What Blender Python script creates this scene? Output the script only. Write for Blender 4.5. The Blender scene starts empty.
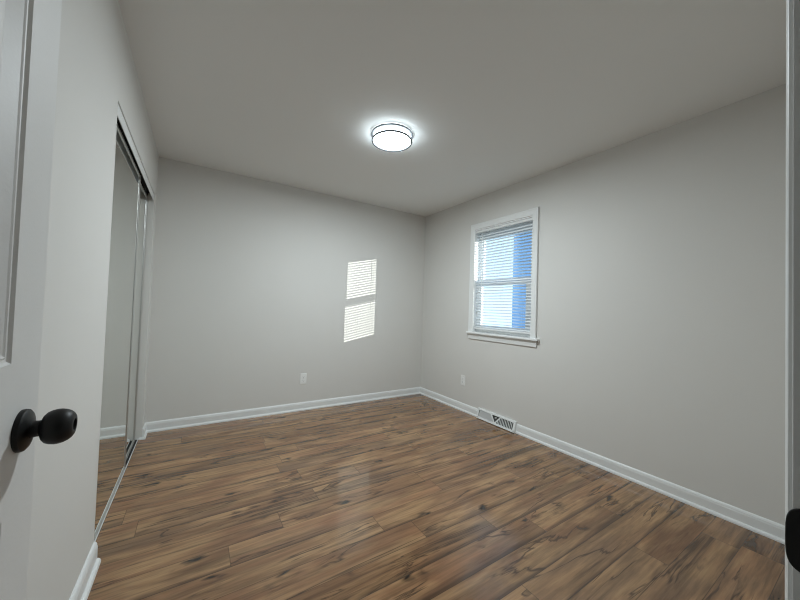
import bpy, bmesh, math, random
from mathutils import Vector, Matrix
random.seed(7)
S = bpy.context.scene
COL = S.collection
PI = math.pi

# ------------------------------------------------------------------ camera
W, D, H = 2.976, 3.5615, 2.44          # room: left wall x=0, right wall x=W, back wall y=D
FY = 0.0595                            # room face of the front wall (the camera stands in its doorway)
yaw, pitch, roll, FPX = 0.566385, 0.024977, 0.0324066, 320.163
cam_d = bpy.data.cameras.new('camera')
cam = bpy.data.objects.new('camera', cam_d); COL.objects.link(cam); S.camera = cam
fw = Vector((math.sin(yaw)*math.cos(pitch), math.cos(yaw)*math.cos(pitch), math.sin(pitch)))
r0 = Vector((math.cos(yaw), -math.sin(yaw), 0)); u0 = r0.cross(fw)
r1 = math.cos(roll)*r0 + math.sin(roll)*u0; u1 = -math.sin(roll)*r0 + math.cos(roll)*u0
M = Matrix((r1, u1, -fw)).transposed().to_4x4(); M.translation = Vector((0.334199, 0, 1.159075))
cam.matrix_world = M
cam_d.sensor_width = 36; cam_d.lens = FPX/800*36; cam_d.clip_start = 0.01; cam_d.clip_end = 300

# ------------------------------------------------------------------ light and exposure
S.view_settings.view_transform = 'Standard'; S.view_settings.look = 'None'
S.view_settings.gamma = 1; S.view_settings.use_curve_mapping = False
S.view_settings.exposure = 0.0
S.cycles.filter_width = 1.1; S.cycles.denoising_prefilter = 'ACCURATE'
LAMP_W = 37.0                          # watts of the light disc at the diffuser's core
LAMP_COL = (0.855, 0.955, 1.0); SIDE_COL = (0.80, 0.93, 1.0)
SIDE = 15.0                              # dimmer drum side and rim of the diffuser
SKY = 1.75
world = bpy.data.worlds.new('sky'); S.world = world; world.use_nodes = True
nt = world.node_tree; nt.nodes.clear()
tc = nt.nodes.new('ShaderNodeTexCoord'); sep = nt.nodes.new('ShaderNodeSeparateXYZ')
rp = nt.nodes.new('ShaderNodeValToRGB'); bg = nt.nodes.new('ShaderNodeBackground'); wo = nt.nodes.new('ShaderNodeOutputWorld')
nt.links.new(tc.outputs['Generated'], sep.inputs[0]); nt.links.new(sep.outputs['Z'], rp.inputs[0])
rp.color_ramp.elements[0].position = 0.0; rp.color_ramp.elements[0].color = (0.63, 0.81, 0.96, 1)
rp.color_ramp.elements[1].position = 0.75; rp.color_ramp.elements[1].color = (0.22, 0.46, 0.95, 1)
e = rp.color_ramp.elements.new(0.28); e.color = (0.52, 0.76, 1.0, 1)
nt.links.new(rp.outputs[0], bg.inputs[0]); bg.inputs[1].default_value = SKY
nt.links.new(bg.outputs[0], wo.inputs[0])
sun_d = bpy.data.lights.new('sun', 'SUN'); sun_d.energy = 6.5; sun_d.angle = math.radians(0.12); sun_d.color = (1.0, 0.985, 0.94)
sun = bpy.data.objects.new('sun', sun_d); COL.objects.link(sun)
sun.rotation_euler = Vector((-0.764, 1.0, -0.172)).to_track_quat('-Z', 'Y').to_euler()
sun.location = (8, -6, 5)

# ------------------------------------------------------------------ helpers
def box(bm, x0, x1, y0, y1, z0, z1):
    v = [bm.verts.new(p) for p in ((x0,y0,z0),(x1,y0,z0),(x1,y1,z0),(x0,y1,z0),(x0,y0,z1),(x1,y0,z1),(x1,y1,z1),(x0,y1,z1))]
    for f in ((3,2,1,0),(4,5,6,7),(0,1,5,4),(1,2,6,5),(2,3,7,6),(3,0,4,7)):
        bm.faces.new([v[i] for i in f])
def ext(bm, pts, vec):
    """closed outline pts (3D) swept along vec, capped at both ends"""
    vec = Vector(vec); a = [bm.verts.new(p) for p in pts]; b = [bm.verts.new(Vector(p)+vec) for p in pts]
    n = len(pts)
    bm.faces.new(a); bm.faces.new(list(reversed(b)))
    for i in range(n):
        bm.faces.new([a[i], b[i], b[(i+1) % n], a[(i+1) % n]])
def lathe(bm, prof, origin, axis='Z', seg=40, cap=True):
    """prof: (radius, height) pairs revolved around axis through origin"""
    o = Vector(origin); rings = []
    def P(r, h, t):
        c, s = r*math.cos(t), r*math.sin(t)
        return o + (Vector((c, s, h)) if axis == 'Z' else Vector((h, c, s)) if axis == 'X' else Vector((s, h, c)))
    for r, h in prof:
        rings.append([bm.verts.new(P(max(r, 1e-5), h, 2*PI*i/seg)) for i in range(seg)])
    for a, b in zip(rings, rings[1:]):
        for i in range(seg):
            bm.faces.new([a[i], a[(i+1) % seg], b[(i+1) % seg], b[i]])
    if cap:
        bm.faces.new(list(reversed(rings[0]))); bm.faces.new(rings[-1])
def tube(bm, pts, r, seg=8):
    """round bar through pts"""
    for p, q in zip(pts, pts[1:]):
        p, q = Vector(p), Vector(q); d = (q-p).normalized()
        a = d.orthogonal().normalized(); b = d.cross(a)
        ra = [bm.verts.new(p + r*(math.cos(2*PI*i/seg)*a + math.sin(2*PI*i/seg)*b)) for i in range(seg)]
        rb = [bm.verts.new(q + r*(math.cos(2*PI*i/seg)*a + math.sin(2*PI*i/seg)*b)) for i in range(seg)]
        for i in range(seg):
            bm.faces.new([ra[i], ra[(i+1) % seg], rb[(i+1) % seg], rb[i]])
        bm.faces.new(list(reversed(ra))); bm.faces.new(rb)
def obj(name, bm, mat, parent=None, bevel=0, smooth=False, seg=2):
    bmesh.ops.recalc_face_normals(bm, faces=bm.faces)
    if parent is not None:
        bmesh.ops.translate(bm, verts=bm.verts, vec=-abs_loc(parent))
    me = bpy.data.meshes.new(name); bm.to_mesh(me); bm.free()
    o = bpy.data.objects.new(name, me); COL.objects.link(o); me.materials.append(mat)
    if parent is not None: o.parent = parent
    if bevel:
        m = o.modifiers.new('bevel', 'BEVEL'); m.width = bevel; m.segments = seg; m.limit_method = 'ANGLE'; m.angle_limit = math.radians(40)
    if smooth:
        me.polygons.foreach_set('use_smooth', [True]*len(me.polygons))
        me.set_sharp_from_angle(angle=math.radians(35))
    return o
def abs_loc(o):
    v = Vector(o.location)
    while o.parent is not None:
        o = o.parent; v = v + Vector(o.location)
    return v
def bx(name, mat, dims, parent=None, bevel=0):
    bm = bmesh.new(); box(bm, *dims); return obj(name, bm, mat, parent, bevel)
def empty(name, loc):
    o = bpy.data.objects.new(name, None); COL.objects.link(o); o.location = loc; o.empty_display_size = 0.05
    return o
def tag(o, label, cat, group=None):
    o['label'] = label; o['category'] = cat
    if group: o['group'] = group
    return o
def struct(o, label=None):
    o['kind'] = 'structure'
    if label: o['label'] = label
    return o

# ------------------------------------------------------------------ materials
def mat(name, col, rough=0.5, metal=0.0, bump=0.0, bscale=200, spec=0.5, var=0.0, vscale=3):
    m = bpy.data.materials.new(name); m.use_nodes = True
    n = m.node_tree.nodes; l = m.node_tree.links; b = n['Principled BSDF']
    b.inputs['Base Color'].default_value = (*col, 1); b.inputs['Roughness'].default_value = rough
    b.inputs['Metallic'].default_value = metal; b.inputs['Specular IOR Level'].default_value = spec
    t = n.new('ShaderNodeTexCoord')
    nz = n.new('ShaderNodeTexNoise'); nz.inputs['Scale'].default_value = vscale; nz.inputs['Detail'].default_value = 4
    l.new(t.outputs['Object'], nz.inputs['Vector'])
    mx = n.new('ShaderNodeMix'); mx.data_type = 'RGBA'
    mx.inputs['A'].default_value = (*[c*(1-var) for c in col], 1); mx.inputs['B'].default_value = (*[min(1, c*(1+var)) for c in col], 1)
    l.new(nz.outputs['Fac'], mx.inputs['Factor']); l.new(mx.outputs['Result'], b.inputs['Base Color'])
    if bump:
        n2 = n.new('ShaderNodeTexNoise'); n2.inputs['Scale'].default_value = bscale; n2.inputs['Detail'].default_value = 3
        l.new(t.outputs['Object'], n2.inputs['Vector'])
        bp_ = n.new('ShaderNodeBump'); bp_.inputs['Strength'].default_value = bump; bp_.inputs['Distance'].default_value = 0.002
        l.new(n2.outputs['Fac'], bp_.inputs['Height']); l.new(bp_.outputs[0], b.inputs['Normal'])
    return m
WALL = mat('wall_paint', (0.695, 0.68, 0.648), 0.65, bump=0.15, bscale=260, spec=0.3, var=0.015)
CEIL = mat('ceiling_paint', (0.825, 0.825, 0.805), 0.85, bump=0.15, bscale=180, spec=0.2, var=0.01)
TRIM = mat('white_trim_paint', (0.80, 0.81, 0.80), 0.35, var=0.01)
DOORP = mat('door_paint', (0.72, 0.712, 0.695), 0.5, bump=0.1, bscale=160, var=0.015)
BLACK = mat('matte_black_metal', (0.008, 0.008, 0.008), 0.46, spec=0.3, var=0.2, vscale=40)
DARK = mat('dark_interior', (0.02, 0.02, 0.02), 0.8)
REGBACK = mat('register_back_grey', (0.10, 0.10, 0.10), 0.8)
ALU = mat('satin_aluminium', (0.62, 0.62, 0.60), 0.35, metal=0.85, var=0.03)
TRACKW = mat('white_enamelled_steel', (0.84, 0.85, 0.84), 0.35)
GUN = mat('brushed_grey_metal', (0.10, 0.105, 0.115), 0.42, metal=0.5, var=0.06, vscale=60)
PLATE = mat('outlet_plastic', (0.86, 0.86, 0.84), 0.4)
SLOT = mat('outlet_slot', (0.05, 0.05, 0.05), 0.6)
VINYL = mat('white_vinyl', (0.88, 0.89, 0.89), 0.4)
MIRROR = mat('mirror_glass', (0.80, 0.83, 0.80), 0.02, metal=1.0)
GROUND = mat('pale_ground', (0.42, 0.42, 0.36), 0.95, var=0.2, vscale=0.6)
ROOF = mat('roof_shingle', (0.10, 0.10, 0.11), 0.9, var=0.3, vscale=20)

def slat_mat():
    m = bpy.data.materials.new('blind_slat_vinyl'); m.use_nodes = True
    n = m.node_tree.nodes; l = m.node_tree.links; b = n['Principled BSDF']; out = n['Material Output']
    b.inputs['Base Color'].default_value = (0.86, 0.88, 0.88, 1); b.inputs['Roughness'].default_value = 0.4
    nz = n.new('ShaderNodeTexNoise'); nz.inputs['Scale'].default_value = 30
    mr = n.new('ShaderNodeMapRange'); mr.inputs['To Min'].default_value = 0.38; mr.inputs['To Max'].default_value = 0.45
    l.new(nz.outputs['Fac'], mr.inputs[0]); l.new(mr.outputs[0], b.inputs['Roughness'])
    tr = n.new('ShaderNodeBsdfTranslucent'); tr.inputs[0].default_value = (0.85, 0.88, 0.9, 1)
    mx = n.new('ShaderNodeMixShader'); mx.inputs[0].default_value = 0.6
    l.new(b.outputs[0], mx.inputs[1]); l.new(tr.outputs[0], mx.inputs[2]); l.new(mx.outputs[0], out.inputs[0])
    return m
SLAT = slat_mat()

def glass_mat():
    m = bpy.data.materials.new('window_glass'); m.use_nodes = True
    n = m.node_tree.nodes; l = m.node_tree.links; n.remove(n['Principled BSDF']); out = n['Material Output']
    t = n.new('ShaderNodeBsdfTransparent'); t.inputs[0].default_value = (0.94, 0.97, 0.96, 1)
    g = n.new('ShaderNodeBsdfGlossy'); g.inputs['Roughness'].default_value = 0.0
    lw = n.new('ShaderNodeLayerWeight'); lw.inputs[0].default_value = 0.5        # Schlick reflection, the same from both faces
    p5 = n.new('ShaderNodeMath'); p5.operation = 'POWER'; p5.inputs[1].default_value = 5.0; l.new(lw.outputs['Facing'], p5.inputs[0])
    f = n.new('ShaderNodeMath'); f.operation = 'MULTIPLY_ADD'; f.inputs[1].default_value = 0.96; f.inputs[2].default_value = 0.04; l.new(p5.outputs[0], f.inputs[0])
    mx = n.new('ShaderNodeMixShader')
    l.new(f.outputs[0], mx.inputs[0]); l.new(t.outputs[0], mx.inputs[1]); l.new(g.outputs[0], mx.inputs[2]); l.new(mx.outputs[0], out.inputs[0])
    return m
GLASS = glass_mat()

def lamp_mat(name, power):
    m = bpy.data.materials.new(name); m.use_nodes = True
    b = m.node_tree.nodes['Principled BSDF']
    b.inputs['Base Color'].default_value = (0.9, 0.9, 0.9, 1); b.inputs['Roughness'].default_value = 0.4
    b.inputs['Emission Color'].default_value = (*SIDE_COL, 1); b.inputs['Emission Strength'].default_value = power
    return m
LITSIDE = lamp_mat('lit_drum_side', SIDE)

def siding_mat():
    m = mat('blue_lap_siding', (0.34, 0.55, 0.82), 0.7)
    n = m.node_tree.nodes; l = m.node_tree.links; b = n['Principled BSDF']
    t = n.new('ShaderNodeTexCoord'); s = n.new('ShaderNodeSeparateXYZ'); l.new(t.outputs['Object'], s.inputs[0])
    mu = n.new('ShaderNodeMath'); mu.operation = 'MULTIPLY'; mu.inputs[1].default_value = 1/0.12; l.new(s.outputs['Z'], mu.inputs[0])
    fr = n.new('ShaderNodeMath'); fr.operation = 'FRACT'; l.new(mu.outputs[0], fr.inputs[0])
    bp_ = n.new('ShaderNodeBump'); bp_.inputs['Strength'].default_value = 0.8; bp_.inputs['Distance'].default_value = 0.02
    l.new(fr.outputs[0], bp_.inputs['Height']); l.new(bp_.outputs[0], b.inputs['Normal'])
    return m
SIDING = siding_mat()

def floor_mat():
    m = bpy.data.materials.new('wood_plank_floor'); m.use_nodes = True
    nt = m.node_tree; n = nt.nodes; l = nt.links; b = n['Principled BSDF']
    def N(t, **k):
        x = n.new(t)
        for a, v in k.items(): setattr(x, a, v)
        return x
    def math_(op, a, b_=None, clamp=False):
        x = N('ShaderNodeMath', operation=op); x.use_clamp = clamp
        for i, v in enumerate((a, b_)):
            if v is None: continue
            if isinstance(v, (int, float)): x.inputs[i].default_value = v
            else: l.new(v, x.inputs[i])
        return x.outputs[0]
    def mixc(fac, A, B, mode='MIX'):
        x = N('ShaderNodeMix', data_type='RGBA', blend_type=mode)
        for nm, v in (('Factor', fac), ('A', A), ('B', B)):
            s = x.inputs[nm]
            if nm == 'Factor':
                if isinstance(v, (int, float)): s.default_value = v
                else: l.new(v, s)
            else:
                s = [i for i in x.inputs if i.name == nm and i.type == 'RGBA'][0]
                if isinstance(v, tuple): s.default_value = (*v, 1)
                else: l.new(v, s)
        return [o for o in x.outputs if o.type == 'RGBA'][0]
    def ramp(v, stops):
        x = N('ShaderNodeValToRGB'); el = x.color_ramp.elements
        el[0].position, el[0].color = stops[0][0], (*stops[0][1], 1); el[1].position, el[1].color = stops[-1][0], (*stops[-1][1], 1)
        for p, c in stops[1:-1]:
            k = el.new(p); k.color = (*c, 1)
        l.new(v, x.inputs[0]); return x.outputs[0]
    g = lambda v: (v, v, v)
    tc = N('ShaderNodeTexCoord'); at = N('ShaderNodeAttribute', attribute_name='plank')
    sp = N('ShaderNodeSeparateColor'); l.new(at.outputs['Color'], sp.inputs[0])
    off = N('ShaderNodeVectorMath', operation='SCALE'); off.inputs[3].default_value = 37.0; l.new(at.outputs['Color'], off.inputs[0])
    add = N('ShaderNodeVectorMath', operation='ADD'); l.new(tc.outputs['Object'], add.inputs[0]); l.new(off.outputs[0], add.inputs[1])
    def noise(sc, detail=4, rough=0.55, dist=0.0):
        mp = N('ShaderNodeMapping'); mp.inputs['Scale'].default_value = (*sc, 1); l.new(add.outputs[0], mp.inputs[0])
        x = N('ShaderNodeTexNoise'); x.inputs['Scale'].default_value = 1; x.inputs['Detail'].default_value = detail
        x.inputs['Roughness'].default_value = rough; x.inputs['Distortion'].default_value = dist
        l.new(mp.outputs[0], x.inputs['Vector']); return x.outputs['Fac']
    base = ramp(sp.outputs[0], [(0.0, (0.182, 0.091, 0.044)), (0.35, (0.220, 0.116, 0.058)), (0.65, (0.246, 0.120, 0.060)), (0.85, (0.290, 0.162, 0.080)), (1.0, (0.192, 0.108, 0.056))])
    # broad tonal clouds along the board, some golden and some greyish
    cl = noise((2.2, 9), 3, 0.5, 0.6)
    base = mixc(ramp(cl, [(0.42, g(0)), (0.66, g(1))]), base, (0.350, 0.207, 0.102))
    c2 = noise((1.6, 7), 3, 0.5, 0.3)
    base = mixc(math_('MULTIPLY', ramp(c2, [(0.50, g(0)), (0.72, g(1))]), 0.7), base, (0.150, 0.090, 0.055))
    # fine grain
    fg = noise((5, 75), 5, 0.6, 0.3)
    base = mixc(0.8, base, ramp(fg, [(0.28, g(0.62)), (0.5, g(1.0)), (0.72, g(1.30))]), 'MULTIPLY')
    mgr = noise((1.5, 26), 5, 0.6, 0.5)
    base = mixc(0.9, base, ramp(mgr, [(0.32, g(0.62)), (0.46, g(0.96)), (0.55, g(1.04)), (0.70, g(1.28))]), 'MULTIPLY')
    # dark mineral streaks: thin bands where a wavy stretched noise crosses a level, cut to pieces by another
    st = noise((1.0, 8.5), 4, 0.55, 0.9)
    def only(v):
        x = N('ShaderNodeSeparateColor'); l.new(v, x.inputs[0]); return x.outputs[0]
    band = math_('SUBTRACT', 1.0, math_('MULTIPLY', math_('ABSOLUTE', math_('SUBTRACT', st, 0.5)), 38.0), True)
    cut = only(ramp(noise((2.0, 5), 3, 0.6), [(0.46, g(0)), (0.54, g(1))]))
    base = mixc(math_('MULTIPLY', math_('MULTIPLY', band, cut), 0.9), base, (0.045, 0.026, 0.016))
    st3 = noise((0.6, 15.0), 5, 0.62, 0.35)
    band3 = only(ramp(st3, [(0.61, g(0)), (0.67, g(0.8))]))
    base = mixc(band3, base, (0.075, 0.043, 0.025))
    st2 = noise((0.9, 6.0), 5, 0.6, 0.8)
    smear = only(ramp(st2, [(0.69, g(0)), (0.76, g(0.8))]))
    base = mixc(smear, base, (0.060, 0.036, 0.022))
    # boards darken raggedly towards some of their long edges
    en = noise((1.1, 3.0), 3, 0.6, 0.3)
    uvn = N('ShaderNodeUVMap', uv_map='near'); sn = N('ShaderNodeSeparateXYZ'); l.new(uvn.outputs[0], sn.inputs[0])
    wob = math_('ADD', sn.outputs[1], math_('MULTIPLY', math_('SUBTRACT', st, 0.5), 0.05))
    edge = math_('SUBTRACT', 1.35, math_('DIVIDE', wob, 0.016), True)
    esp = N('ShaderNodeSeparateColor'); l.new(ramp(en, [(0.42, g(0)), (0.52, g(1))]), esp.inputs[0])
    base = mixc(math_('MULTIPLY', math_('MULTIPLY', edge, esp.outputs[0]), 0.8, True), base, (0.062, 0.036, 0.021))
    # knots
    mpk = N('ShaderNodeMapping'); mpk.inputs['Scale'].default_value = (2.6, 7.0, 1); l.new(add.outputs[0], mpk.inputs[0])
    dn = N('ShaderNodeTexNoise'); dn.inputs['Scale'].default_value = 3.0; l.new(mpk.outputs[0], dn.inputs['Vector'])
    dv = N('ShaderNodeVectorMath', operation='SCALE'); dv.inputs[3].default_value = 0.55; l.new(dn.outputs['Color'], dv.inputs[0])
    da = N('ShaderNodeVectorMath', operation='ADD'); l.new(mpk.outputs[0], da.inputs[0]); l.new(dv.outputs[0], da.inputs[1])
    vo = N('ShaderNodeTexVoronoi'); vo.inputs['Scale'].default_value = 1.0; vo.voronoi_dimensions = '2D'; l.new(da.outputs[0], vo.inputs['Vector'])
    vs = N('ShaderNodeSeparateColor'); l.new(vo.outputs['Color'], vs.inputs[0])
    on = math_('GREATER_THAN', vs.outputs[0], 0.80)
    kn = math_('MULTIPLY', math_('SUBTRACT', 1.0, math_('MULTIPLY', vo.outputs['Distance'], 7.0), True), on)
    base = mixc(math_('MULTIPLY', kn, 1.3, True), base, (0.028, 0.018, 0.012))
    # joints between boards
    uva = N('ShaderNodeUVMap', uv_map='near'); uvb = N('ShaderNodeUVMap', uv_map='far')
    sa = N('ShaderNodeSeparateXYZ'); l.new(uva.outputs[0], sa.inputs[0]); sb = N('ShaderNodeSeparateXYZ'); l.new(uvb.outputs[0], sb.inputs[0])
    dmin = math_('MINIMUM', math_('MINIMUM', sa.outputs[0], sa.outputs[1]), math_('MINIMUM', sb.outputs[0], sb.outputs[1]))
    joint = math_('SUBTRACT', 1.0, math_('DIVIDE', dmin, 0.0022), True)
    base = mixc(math_('MULTIPLY', joint, 0.75), base, (0.018, 0.012, 0.008))
    l.new(base, b.inputs['Base Color'])
    rr = ramp(fg, [(0.3, g(0.09)), (0.7, g(0.15))]); l.new(rr, b.inputs['Roughness'])
    b.inputs['Specular IOR Level'].default_value = 0.7
    hgt = math_('ADD', math_('MULTIPLY', fg, 0.35), math_('SUBTRACT', math_('MULTIPLY', mgr, 0.4), joint))
    bp_ = N('ShaderNodeBump'); bp_.inputs['Strength'].default_value = 0.25; bp_.inputs['Distance'].default_value = 0.0012
    l.new(hgt, bp_.inputs['Height']); l.new(bp_.outputs[0], b.inputs['Normal'])
    return m
FLOOR = floor_mat()

# ------------------------------------------------------------------ floor
def build_floor():
    x0, x1, y0, y1 = -0.75, W+0.02, -1.42, D+0.02
    pw = 0.1425; start = 0.305 - pw*13
    known = {7: [0.25, 1.37, 2.56], 6: [-0.1, 1.738, 2.7], 8: [1.206, 2.3], 9: [0.51, 1.72], 5: [0.7, 1.95], 4: [1.15, 2.45], 3: [0.3, 1.55]}
    bm = bmesh.new(); cl = bm.loops.layers.float_color.new('plank'); ua = bm.loops.layers.uv.new('near'); ub = bm.loops.layers.uv.new('far')
    r = 0; y = start
    while y < y1:
        ya, yb = max(y, y0), min(y+pw, y1)
        if yb > ya:
            k = r - 13
            xs = [x0] + known.get(k, []) if k in known else [x0]
            if k not in known:
                x = x0 + random.uniform(0.2, 1.2)
                while x < x1-0.15:
                    xs.append(x); x += random.choice((0.92, 1.22, 1.22))
            xs = xs + [x1]
            for a, b in zip(xs, xs[1:]):
                c = (random.random(), random.random(), random.random(), 1)
                vs = [bm.verts.new(p) for p in ((a, ya, 0), (b, ya, 0), (b, yb, 0), (a, yb, 0))]
                f = bm.faces.new(vs)
                for lp in f.loops:
                    p = lp.vert.co; lp[cl] = c
                    lp[ua].uv = (p.x-a, p.y-ya); lp[ub].uv = (b-p.x, yb-p.y)
        y += pw; r += 1
    me = bpy.data.meshes.new('floor'); bm.to_mesh(me); bm.free(); me.materials.append(FLOOR)
    o = bpy.data.objects.new('floor', me); COL.objects.link(o); return struct(o)
build_floor()

# ------------------------------------------------------------------ shell
T = 0.12
CY0, CY1, CZ = 1.900, 3.398, 2.056            # closet opening in the left wall
WY0, WY1, WZ0, WZ1 = 1.860, 2.606, 0.918, 2.070  # window opening in the right wall
JX0, JX1, JZ = 0.066, 0.838, 2.045            # doorway in the front wall, between the jambs
FB = FY-0.115
JT = 0.018
bm = bmesh.new(); box(bm, -0.75, W+T, FB-1.3, D+T, H, H+0.12); struct(obj('ceiling', bm, CEIL))
bm = bmesh.new(); box(bm, -0.75, W+T, D, D+T, -0.05, H); struct(obj('wall_back', bm, WALL))
bm = bmesh.new()
box(bm, -T, 0, FB, CY0, 0, H); box(bm, -T, 0, CY1, D, 0, H); box(bm, -T, 0, CY0, CY1, CZ, H)
struct(obj('wall_left', bm, WALL))
bm = bmesh.new()
box(bm, W, W+T, FB, WY0, -0.05, H); box(bm, W, W+T, WY1, D, -0.05, H)
box(bm, W, W+T, WY0, WY1, -0.05, WZ0); box(bm, W, W+T, WY0, WY1, WZ1, H)
struct(obj('wall_right', bm, WALL))
bm = bmesh.new()
box(bm, 0.0, JX0-JT, FB, FY, 0, H); box(bm, JX1+JT, W, FB, FY, 0, H); box(bm, JX0-JT, JX1+JT, FB, FY, JZ+JT, H)
struct(obj('wall_front', bm, WALL))
bm = bmesh.new()
box(bm, -0.75, -0.65, 1.2, D, 0, H); box(bm, -0.65, -T, 1.2, 1.3, 0, H)
struct(obj('wall_closet', bm, WALL))
bm = bmesh.new()
box(bm, -0.75, W+T, FB-1.3, FB-1.2, 0, H); box(bm, -0.75, -0.65, FB-1.2, 1.2, 0, H); box(bm, W, W+T, FB-1.2, FB, 0, H)
struct(obj('wall_hallway', bm, WALL))

# baseboards: board with an eased cap and a shoe moulding at its foot
BP = [(0, 0), (0.024, 0), (0.024, 0.008), (0.021, 0.015), (0.016, 0.019), (0.0125, 0.020), (0.0125, 0.066), (0.0105, 0.072), (0.0105, 0.076), (0.007, 0.083), (0.003, 0.087), (0, 0.087)]
def baseboard(name, runs):
    bm = bmesh.new()
    for (p, n, v) in runs:      # start point on the wall, wall normal, run vector
        p, n = Vector(p), Vector(n)
        ext(bm, [p + n*a + Vector((0, 0, z)) for a, z in BP], v)
    return struct(obj(name, bm, TRIM))
baseboard('baseboard_back', [((0, D, 0), (0, -1, 0), (W, 0, 0))])
VY0, VY1 = 1.990, 2.478
baseboard('baseboard_right', [((W, FY, 0), (-1, 0, 0), (0, VY0-FY, 0)), ((W, VY1, 0), (-1, 0, 0), (0, D-VY1, 0))])
BP_LOW = BP
BP = [(a*1.15, z*1.12) for a, z in BP]
def baseboard_left():
    bm = bmesh.new()
    for ya, yb in ((FY, CY0), (CY1, D)):
        ext(bm, [(a, ya, z) for a, z in (BP if ya < CY0 else BP_LOW)], (0, yb-ya, 0))
    ext(bm, [(0.024, CY1-a*0.5, z) for a, z in BP_LOW if z < 0.021], (-0.044, 0, 0))     # shoe returned onto the closet jamb
    return struct(obj('baseboard_left', bm, TRIM))
baseboard_left(); BP = BP_LOW
baseboard('baseboard_front', [((JX1+0.07, FY, 0), (0, 1, 0), (W-JX1-0.07, 0, 0))])

# ------------------------------------------------------------------ doorway: jambs, stops, casing, strike plate
fr = empty('trim_1', (JX1, FY, 0)); struct(fr, 'white painted door frame at the right edge of the view')
bm = bmesh.new()
box(bm, JX0-JT, JX0, FB, FY, 0, JZ+JT); box(bm, JX1, JX1+JT, FB, FY, 0, JZ+JT); box(bm, JX0, JX1, FB, FY, JZ, JZ+JT)
obj('jamb', bm, TRIM, fr, 0.0008)
bm = bmesh.new()
box(bm, JX0, JX0+0.011, FB+0.02, FY-0.040, 0, JZ); box(bm, JX1-0.011, JX1, FB+0.02, FY-0.040, 0, JZ); box(bm, JX0+0.011, JX1-0.011, FB+0.02, FY-0.040, JZ-0.011, JZ)
obj('stop', bm, TRIM, fr, 0.0015)
CP = [(0, 0), (0, 0.0030), (0.002, 0.0042), (0.010, 0.0052), (0.014, 0.0068), (0.030, 0.0082), (0.045, 0.0105), (0.055, 0.0115), (0.058, 0.0100), (0.058, 0)]
bm = bmesh.new()
ext(bm, [(JX1+0.004+a, FY+t, 0) for a, t in CP], (0, 0, JZ+0.06))
ext(bm, [(JX0-0.004-a, FY+t, 0) for a, t in CP if a < 0.06], (0, 0, JZ+0.06))
ext(bm, [(JX0-0.004, FY+t, JZ+0.004+a) for a, t in CP], (JX1-JX0+0.008, 0, 0))
obj('casing', bm, TRIM, fr)
sp_ = bmesh.new()
pts = []
for i in range(25):
    t = -PI/2 + PI*i/24; c, s = math.cos(t), math.sin(t)
    pts.append((JX1-0.0022, FY-0.0195+0.0238*abs(c)**0.5, 0.9465+0.0315*math.copysign(abs(s)**0.5, s)))
pts += [(JX1-0.0022, FY-0.046, 0.976), (JX1-0.0022, FY-0.046, 0.917)]
ext(sp_, pts, (0.0021, 0, 0))
st = obj('strike_plate', sp_, BLACK, fr, 0.0012); st['label'] = 'black strike plate'

# ------------------------------------------------------------------ room door, swung open against the left wall
LX0, LX1, LY0, LY1, LZ0, LZ1 = 0.071, 0.106, 0.066, 0.820, 0.012, 2.035
door = empty('door_1', (LX1, LY0, 0)); struct(door, 'white panelled door with black knob standing open at the left edge')
STW = 0.107
pcols = [(LY0+STW, (LY0+LY1)/2-0.05), ((LY0+LY1)/2+0.05, LY1-STW)]
prows = [(0.235, 0.825), (1.057, 1.655), (1.775, 1.925)]
bm = bmesh.new()
ys = sorted({LY0, LY1, *[v for c in pcols for v in c]}); zs = sorted({LZ0, LZ1, *[v for c in prows for v in c]})
for sx, side in ((LX1, 1), (LX0, -1)):
    for i in range(len(ys)-1):
        for j in range(len(zs)-1):
            a, b, c, d = ys[i], ys[i+1], zs[j], zs[j+1]
            hole = (a, b) in pcols and (c, d) in prows
            if not hole:
                bm.faces.new([bm.verts.new(p) for p in ((sx, a, c), (sx, b, c), (sx, b, d), (sx, a, d))])
            else:
                # nested rectangles: inset and depth of the moulded sticking, flat and raised field
                steps = [(0, 0), (0.004, 0.0040), (0.008, 0.0046), (0.011, 0.0030), (0.014, 0.0048), (0.042, 0.0135), (0.045, 0.0130), (0.052, 0.0095), (0.058, 0.0085)]
                prev = None
                for ins, dep in steps:
                    x = sx - side*dep
                    ring = [bm.verts.new(p) for p in ((x, a+ins, c+ins), (x, b-ins, c+ins), (x, b-ins, d-ins), (x, a+ins, d-ins))]
                    if prev:
                        for k in range(4):
                            bm.faces.new([prev[k], prev[(k+1) % 4], ring[(k+1) % 4], ring[k]])
                    prev = ring
                bm.faces.new(prev)
for q in (((LX0,LY0,LZ0),(LX1,LY0,LZ0),(LX1,LY0,LZ1),(LX0,LY0,LZ1)), ((LX0,LY1,LZ0),(LX1,LY1,LZ0),(LX1,LY1,LZ1),(LX0,LY1,LZ1)),
          ((LX0,LY0,LZ0),(LX1,LY0,LZ0),(LX1,LY1,LZ0),(LX0,LY1,LZ0)), ((LX0,LY0,LZ1),(LX1,LY0,LZ1),(LX1,LY1,LZ1),(LX0,LY1,LZ1))):
    bm.faces.new([bm.verts.new(p) for p in q])
bmesh.ops.remove_doubles(bm, verts=bm.verts, dist=1e-5)
obj('leaf', bm, DOORP, door)
for hz in (0.25, 1.02, 1.80):
    bm = bmesh.new(); lathe(bm, [(0.006, 0), (0.006, 0.089)], (JX0+0.001, FY+0.0085, hz)); box(bm, JX0+0.002, LX0-0.0002, FY+0.003, FY+0.03, hz, hz+0.089)
    obj('hinge', bm, BLACK, door)
KY, KZ = 0.757, 0.944
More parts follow.
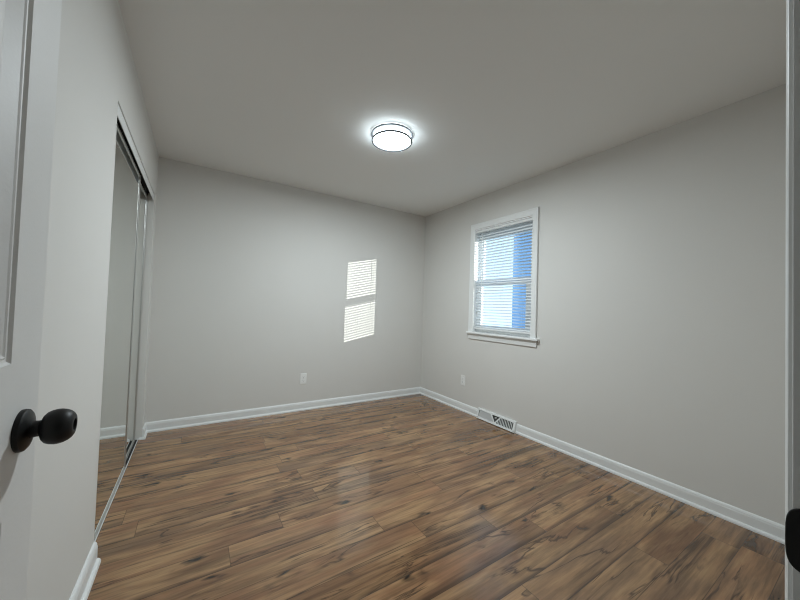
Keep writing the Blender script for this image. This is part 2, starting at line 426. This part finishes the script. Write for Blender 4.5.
def knob(side, x):
    s = side
    bm = bmesh.new()
    lathe(bm, [(0.0325, 0), (0.0330, s*0.003), (0.0322, s*0.0065), (0.0290, s*0.0090), (0.0200, s*0.0112), (0.0150, s*0.0130)], (x, KY, KZ), 'X', 48)
    o = obj('rosette', bm, BLACK, door, smooth=True); o['label'] = 'black round rosette'
    bm = bmesh.new()
    k = 1.0
    prof = [(0.0150, 0.012), (0.0130, 0.015), (0.0124, 0.019), (0.0126, 0.0225), (0.0150, 0.0245), (0.0205, 0.0265), (0.0245, 0.0300), (0.0268, 0.0350),
            (0.0280, 0.0410), (0.0278, 0.0460), (0.0264, 0.0515), (0.0238, 0.0565), (0.0205, 0.0600), (0.0170, 0.0622), (0.0118, 0.0632), (0.0098, 0.0630), (0.0088, 0.0600), (0.0080, 0.0560), (0.0010, 0.0558)]
    lathe(bm, [(r, s*h*k) for r, h in prof], (x, KY, KZ), 'X', 48)
    o = obj('knob', bm, BLACK, door, smooth=True); o['label'] = 'black egg-shaped door knob'
knob(1, LX1); knob(-1, LX0)

# ------------------------------------------------------------------ closet: tracks and sliding mirror doors
tr = empty('top_track', (-0.02, (CY0+CY1)/2, CZ)); tag(tr, 'white metal top track along the head of the mirrored closet opening', 'track')
y0, y1 = CY0+0.003, CY1-0.003
bm = bmesh.new(); box(bm, -0.007, -0.004, y0, y1, CZ-0.058, CZ-0.005); obj('fascia', bm, TRACKW, tr)
bm = bmesh.new(); box(bm, -0.082, -0.0275, y0, y1, CZ-0.0045, CZ-0.001); box(bm, -0.0435, -0.0425, y0, y1, CZ-0.030, CZ-0.0045); box(bm, -0.082, -0.080, y0, y1, CZ-0.050, CZ-0.0045)
obj('channel', bm, DARK, tr)  # near-black colour paints in the shade of the recess above the doors
bm = bmesh.new(); box(bm, -0.0274, -0.0072, y0, y1, CZ-0.0045, CZ-0.001); obj('front_lip', bm, TRACKW, tr)
bt = empty('bottom_track', (-0.05, (CY0+CY1)/2, 0)); tag(bt, 'slim metal floor track under the mirrored closet doors', 'track')
bm = bmesh.new(); box(bm, -0.070, -0.023, y0, y1, 0.0003, 0.0025); obj('base_plate', bm, DARK, bt)
for xx, hh, mm in ((-0.0240, 0.0125, TRACKW), (-0.0432, 0.008, ALU), (-0.0685, 0.010, ALU)):
    bm = bmesh.new(); box(bm, xx-0.0012, xx+0.0012, y0, y1, 0.0025, hh); obj('rail', bm, mm, bt)
def mirror_door(n, xf, ya, yb, label):
    z0, z1, th = 0.006, CZ-0.036, 0.0145
    d = empty('door_%d' % n, (xf, (ya+yb)/2, z0)); struct(d, label)
    sw = 0.012
    for nm, dims in (('stile', (xf-th, xf, ya, ya+sw, z0, z1)), ('stile', (xf-th, xf, yb-sw, yb, z0, z1)),
                     ('rail', (xf-th, xf, ya+sw, yb-sw, z0, z0+0.012)), ('rail', (xf-th, xf, ya+sw, yb-sw, z1-0.014, z1))):
        bx(nm, ALU, dims, d, 0.002)
    bx('mirror', MIRROR, (xf-0.009, xf-0.0045, ya+sw-0.002, yb-sw+0.002, z0+0.010, z1-0.012), d)
mirror_door(2, -0.0270, 2.050, 2.858, 'mirrored sliding closet door on the front track, nearer the camera')
mirror_door(3, -0.0450, 2.590, 3.388, 'mirrored sliding closet door on the rear track, against the far closet jamb')

# ------------------------------------------------------------------ window
win = empty('window_1', (W, (WY0+WY1)/2, WZ0)); struct(win, 'white framed double-hung window in the right wall')
CW = 0.062
bm = bmesh.new()
WP = [(0, 0), (0, 0.010), (0.004, 0.013), (0.020, 0.0145), (0.044, 0.017), (0.052, 0.020), (0.060, 0.020), (0.062, 0.017), (0.062, 0)]
I0, I1, IT = WY0+0.004, WY1-0.008, WZ1-0.0
def mitre(bm, A, B, out, prof, da, db):
    """casing leg: inner edge A to B on the wall face, growing along out, ends mitred by da, db"""
    ra, rb = [], []
    for a, t in prof:
        ra.append(bm.verts.new(Vector(A)+Vector(out)*a+Vector((-t, 0, 0))+Vector(da)*a))
        rb.append(bm.verts.new(Vector(B)+Vector(out)*a+Vector((-t, 0, 0))+Vector(db)*a))
    bm.faces.new(ra); bm.faces.new(list(reversed(rb)))
    for i in range(len(prof)):
        j = (i+1) % len(prof); bm.faces.new([ra[i], rb[i], rb[j], ra[j]])
STZ = 0.920
mitre(bm, (W, I0, STZ), (W, I0, IT), (0, -1, 0), WP, (0, 0, 0), (0, 0, 1))
mitre(bm, (W, I1, STZ), (W, I1, IT), (0, 1, 0), WP, (0, 0, 0), (0, 0, 1))
mitre(bm, (W, I0, IT), (W, I1, IT), (0, 0, 1), WP, (0, -1, 0), (0, 1, 0))
obj('casing', bm, TRIM, win)
bx('stool', TRIM, (W-0.040, W+0.020, I0-CW-0.030, I1+CW+0.016, STZ-0.022, STZ), win, 0.006)
bx('stool', TRIM, (W+0.020, W+0.045, WY0, WY1, STZ-0.020, STZ-0.001), win)
bm = bmesh.new()
AP = [(0, 0), (0.010, 0), (0.013, 0.004), (0.014, 0.018), (0.017, 0.040), (0.018, 0.060), (0, 0.060)]
ext(bm, [(W-a, I0-CW-0.004, STZ-0.082+z) for a, z in AP], (0, I1-I0+2*CW+0.008, 0)); obj('apron', bm, TRIM, win)
bm = bmesh.new()
box(bm, W, W+T+0.02, WY0, WY0+0.010, STZ, WZ1); box(bm, W, W+T+0.02, WY1-0.010, WY1, STZ, WZ1); box(bm, W, W+T+0.02, WY0+0.010, WY1-0.010, WZ1-0.010, WZ1)
box(bm, W+0.045, W+T+0.03, WY0, WY1, WZ0-0.02, STZ-0.002)
obj('frame', bm, VINYL, win)
def sash(x0, z0, z1, bot, top, sn, sf):
    ya, yb = WY0+0.010, WY1-0.010
    bm = bmesh.new()
    box(bm, x0, x0+0.03, ya, ya+sn, z0, z1); box(bm, x0, x0+0.03, yb-sf, yb, z0, z1)
    box(bm, x0, x0+0.03, ya+sn, yb-sf, z0, z0+bot); box(bm, x0, x0+0.03, ya+sn, yb-sf, z1-top, z1)
    s = obj('sash', bm, VINYL, win)
    bx('pane', GLASS, (x0+0.013, x0+0.016, ya+sn-0.003, yb-sf+0.003, z0+bot-0.003, z1-top+0.003), s)
sash(W+0.046, STZ, 1.466, 0.079, 0.036, 0.090, 0.062)
sash(W+0.080, 1.454, WZ1-0.010, 0.052, 0.104, 0.066, 0.052)

# ------------------------------------------------------------------ mini blind
bl = empty('window_blind', (W+0.02, (WY0+WY1)/2, WZ1)); tag(bl, 'white horizontal mini blind hanging open inside the window frame', 'blind')
BY0, BY1, BX = WY0+0.014, WY1-0.014, W+0.021
bx('headrail', TRIM, (BX-0.014, BX+0.014, BY0-0.002, BY1+0.002, WZ1-0.038, WZ1-0.0115), bl, 0.002)
bm = bmesh.new()
pitch_, zb, zt, tilt = 0.0300, 0.988, WZ1-0.048, math.radians(-19)
z = zb; zl = []
while z < zt:
    zl.append(z)
    n = 5; top = []; bot = []
    for i in range(n):
        u = -0.0138 + 0.0276*i/(n-1); c = 0.0018*(1-(u/0.0138)**2)
        x = BX + u*math.cos(tilt) - c*math.sin(tilt); zz = z + u*math.sin(tilt) + c*math.cos(tilt)
        top.append((x, zz+0.00018)); bot.append((x, zz-0.00018))
    loop = top + bot[::-1]
    ext(bm, [(x, BY0, q) for x, q in loop], (0, BY1-BY0, 0))
    z += pitch_
obj('slats', bm, SLAT, bl)
bx('bottom_rail', TRIM, (BX-0.0125, BX+0.0125, BY0, BY1, 0.952, 0.968), bl, 0.003)
for yy in (BY0+0.10, (BY0+BY1)/2, BY1-0.10):
    bm = bmesh.new()
    for sx in (-0.0135, 0.0135):
        tube(bm, [(BX+sx, yy, 0.970), (BX+sx, yy, WZ1-0.036)], 0.0006, 5)
    obj('ladder_cord', bm, TRIM, bl)
bm = bmesh.new(); tube(bm, [(BX-0.022, BY1-0.095, WZ1-0.05), (BX-0.019, BY1-0.095, 1.30)], 0.0028, 6)
tube(bm, [(BX-0.012, BY1-0.095, WZ1-0.03), (BX-0.022, BY1-0.095, WZ1-0.05)], 0.0015, 6)
obj('tilt_wand', bm, VINYL, bl)

# ------------------------------------------------------------------ ceiling light
LC = (1.505, 2.022)
cl = empty('ceiling_light', (LC[0], LC[1], H)); tag(cl, 'round flush ceiling light with white drum diffuser and two dark metal rings', 'ceiling light')
bm = bmesh.new(); lathe(bm, [(0.120, 0), (0.120, -0.006), (0.05, -0.006)], (*LC, H), seg=48); obj('mounting_pan', bm, TRIM, cl, smooth=True)
bm = bmesh.new()
lathe(bm, [(0.122, -0.0065), (0.136, -0.008), (0.1385, -0.014), (0.1385, -0.050)], (*LC, H), seg=64, cap=False)
obj('drum_side', bm, LITSIDE, cl, smooth=True)['label'] = 'glowing white drum side'
bm = bmesh.new()
lathe(bm, [(0.1385, -0.0502), (0.132, -0.055), (0.122, -0.058), (0.108, -0.0605)], (*LC, H), seg=64, cap=False)
obj('diffuser_rim', bm, LITSIDE, cl, smooth=True)['label'] = 'glowing white diffuser rim'
bm = bmesh.new()
lathe(bm, [(0.108, -0.0605), (0.090, -0.0635), (0.060, -0.0665), (0.030, -0.068), (0.0, -0.0685)], (*LC, H), seg=64)
obj('diffuser', bm, LITSIDE, cl, smooth=True)['label'] = 'glowing white diffuser'
def ring(name, z0, z1, ra, rb):
    bm = bmesh.new()
    pr = [(ra, z0), (rb, z0), (rb, z1), (ra, z1), (ra, z0)]
    lathe(bm, pr, (*LC, H), seg=64, cap=False); bmesh.ops.remove_doubles(bm, verts=bm.verts, dist=1e-5)
    obj(name, bm, GUN, cl, 0.0015)
ring('upper_ring', -0.0175, -0.0060, 0.1395, 0.1545)
ring('lower_ring', -0.0595, -0.0485, 0.1392, 0.1500)
for k in range(4):
    a = math.radians(33+90*k); px, py = LC[0]+0.1440*math.cos(a), LC[1]+0.1440*math.sin(a)
    bm = bmesh.new(); tube(bm, [(px, py, H-0.0495), (px, py, H-0.0155)], 0.0022, 8); obj('post', bm, GUN, cl)


pl = bpy.data.lights.new('lamp_light', 'AREA'); pl.shape = 'DISK'; pl.size = 0.216; pl.energy = LAMP_W; pl.color = LAMP_COL
plo = bpy.data.objects.new('lamp_light', pl); COL.objects.link(plo); plo.parent = cl; plo.location = (0, 0, -0.0695)

# ------------------------------------------------------------------ outlets
def outlet(loc, rz, label):
    o = empty('wall_outlet', (0, 0, 0)); tag(o, label, 'outlet', 'wall outlets')
    bx('cover_plate', PLATE, (-0.035, 0.035, -0.006, 0, -0.0575, 0.0575), o, 0.003)
    for s in (-1, 1):
        bm = bmesh.new()
        pts = []
        for i in range(24):
            t = 2*PI*i/24; pts.append((0.0172*math.cos(t), -0.006, s*0.0195+max(-0.0135, min(0.0135, 0.0172*math.sin(t)))))
        ext(bm, pts, (0, -0.0018, 0)); rc = obj('receptacle', bm, PLATE, o)
        bm = bmesh.new()
        box(bm, -0.0075, -0.0055, -0.0082, -0.0078, s*0.0195, s*0.0195+0.008); box(bm, 0.0055, 0.0075, -0.0082, -0.0078, s*0.0195, s*0.0195+0.007)
        lathe(bm, [(0.0024, -0.0082), (0.0024, -0.0078)], (0, 0, s*0.0195-0.007), 'Y', 10)
        obj('slots', bm, SLOT, rc)
    bm = bmesh.new(); lathe(bm, [(0.003, -0.0072), (0.003, -0.006)], (0, 0, 0), 'Y', 12); obj('screw', bm, ALU, o)
    o.location = loc; o.rotation_euler = (0, 0, rz)
    return o
outlet((1.366, D, 0.345), 0, 'white duplex outlet on the back wall, below the patch of sunlight')
outlet((W, 2.738, 0.348), -PI/2, 'white duplex outlet on the right wall, between the corner and the floor register')

# ------------------------------------------------------------------ baseboard register
vent = empty('floor_register', (W, (VY0+VY1)/2, 0)); tag(vent, 'white metal baseboard heat register with slatted sloping front under the window', 'register')
VH, XB, XT = 0.106, W-0.042, W-0.014
bm = bmesh.new()
for ya, yb in ((VY0, VY0+0.004), (VY1-0.004, VY1)):       # end plates
    ext(bm, [(W-0.0005, ya, 0.0005), (XB, ya, 0.0005), (XB, ya, 0.012), (XT, ya, VH-0.004), (XT, ya, VH), (W-0.0005, ya, VH)], (0, yb-ya, 0))
box(bm, XT, W-0.0005, VY0+0.004, VY1-0.004, VH-0.003, VH)   # top
obj('housing', bm, TRIM, vent)
bx('back_panel', REGBACK, (W-0.006, W-0.001, VY0+0.004, VY1-0.004, 0.002, VH-0.004), vent)  # dark grey panel gives the gaps between the louvres their tone
def onface(y, s, off=0.0):      # point on the sloping front: s = 0 foot .. 1 head
    zz = 0.010 + s*(VH-0.012); xx = XB + s*(XT-XB)
    return Vector((xx-off, y, zz))
def bar(bm, y0, s0, y1, s1, w, th=0.003, depth=0.0):
    """flat bar on the sloping front from (y0,s0) to (y1,s1)"""
    a, b = onface(y0, s0), onface(y1, s1); d = (b-a).normalized(); nrm = (onface(0, 1)-onface(0, 0)).cross(Vector((0, 1, 0))).normalized()
    if nrm.x > 0: nrm = -nrm
    sd = nrm.cross(d).normalized()*w/2
    ext(bm, [a-sd+nrm*(th+depth), a+sd+nrm*(th+depth), a+sd-nrm*0.001, a-sd-nrm*0.001], b-a)
bm = bmesh.new()
bar(bm, VY0+0.004, 0.06, VY1-0.004, 0.06, 0.020); bar(bm, VY0+0.004, 0.93, VY1-0.004, 0.93, 0.014)
bar(bm, VY0+0.012, 0.0, VY0+0.012, 1.0, 0.017); bar(bm, VY1-0.012, 0.0, VY1-0.012, 1.0, 0.017)
ym = (VY0+VY1)/2
bar(bm, ym, 0.10, ym+0.062, 0.90, 0.013, 0.001); bar(bm, ym, 0.10, ym-0.062, 0.90, 0.013, 0.001)
obj('face_frame', bm, TRIM, vent)
nrm = Vector((-(VH-0.012), 0, (XT-XB))).normalized()
def fins(name, ya, yb, step, thick, lean):
    bm = bmesh.new(); y = ya; t = Vector((0, thick, 0))
    while y < yb:
        u = abs(y-ym); s1 = 0.90 if u > 0.068 else max(0.13, 0.10+0.80*u/0.062-0.10)
        if s1 > 0.2:
            a, b = onface(y, 0.10), onface(y, s1); d = Vector((0.010, lean, 0))
            ext(bm, [p-t*0.5 for p in (a, a+d, b+d, b)], t)
        y += step
    obj(name, bm, TRIM, vent)
fins('louvres', ym+0.006, VY1-0.020, 0.0105, 0.0026, -0.0030)
fins('louvres', VY0+0.024, ym-0.006, 0.0185, 0.0065, 0.0080)
bm = bmesh.new(); q = onface(ym, 0.62); box(bm, q.x-0.006, q.x+0.020, ym-0.004, ym+0.004, q.z-0.004, q.z+0.010); obj('damper_lever', bm, TRIM, vent, 0.001)

# ------------------------------------------------------------------ outside the window
bx_ = bmesh.new(); box(bx_, W+T+0.02, 24, -30, 26, -0.75, -0.60); struct(obj('ground', bx_, GROUND))
hs = empty('wall_outside', (8.26, 3.2, -0.6)); struct(hs, 'blue house wall outside the window')
bx('wall', SIDING, (8.26, 14.0, 0.5, 6.24, -0.6, 4.4), hs)
bm = bmesh.new(); ext(bm, [(7.9, 0.2, 4.4), (14.4, 0.2, 4.4), (11.15, 0.2, 6.6)], (0, 6.3, 0)); obj('roof', bm, ROOF, hs)
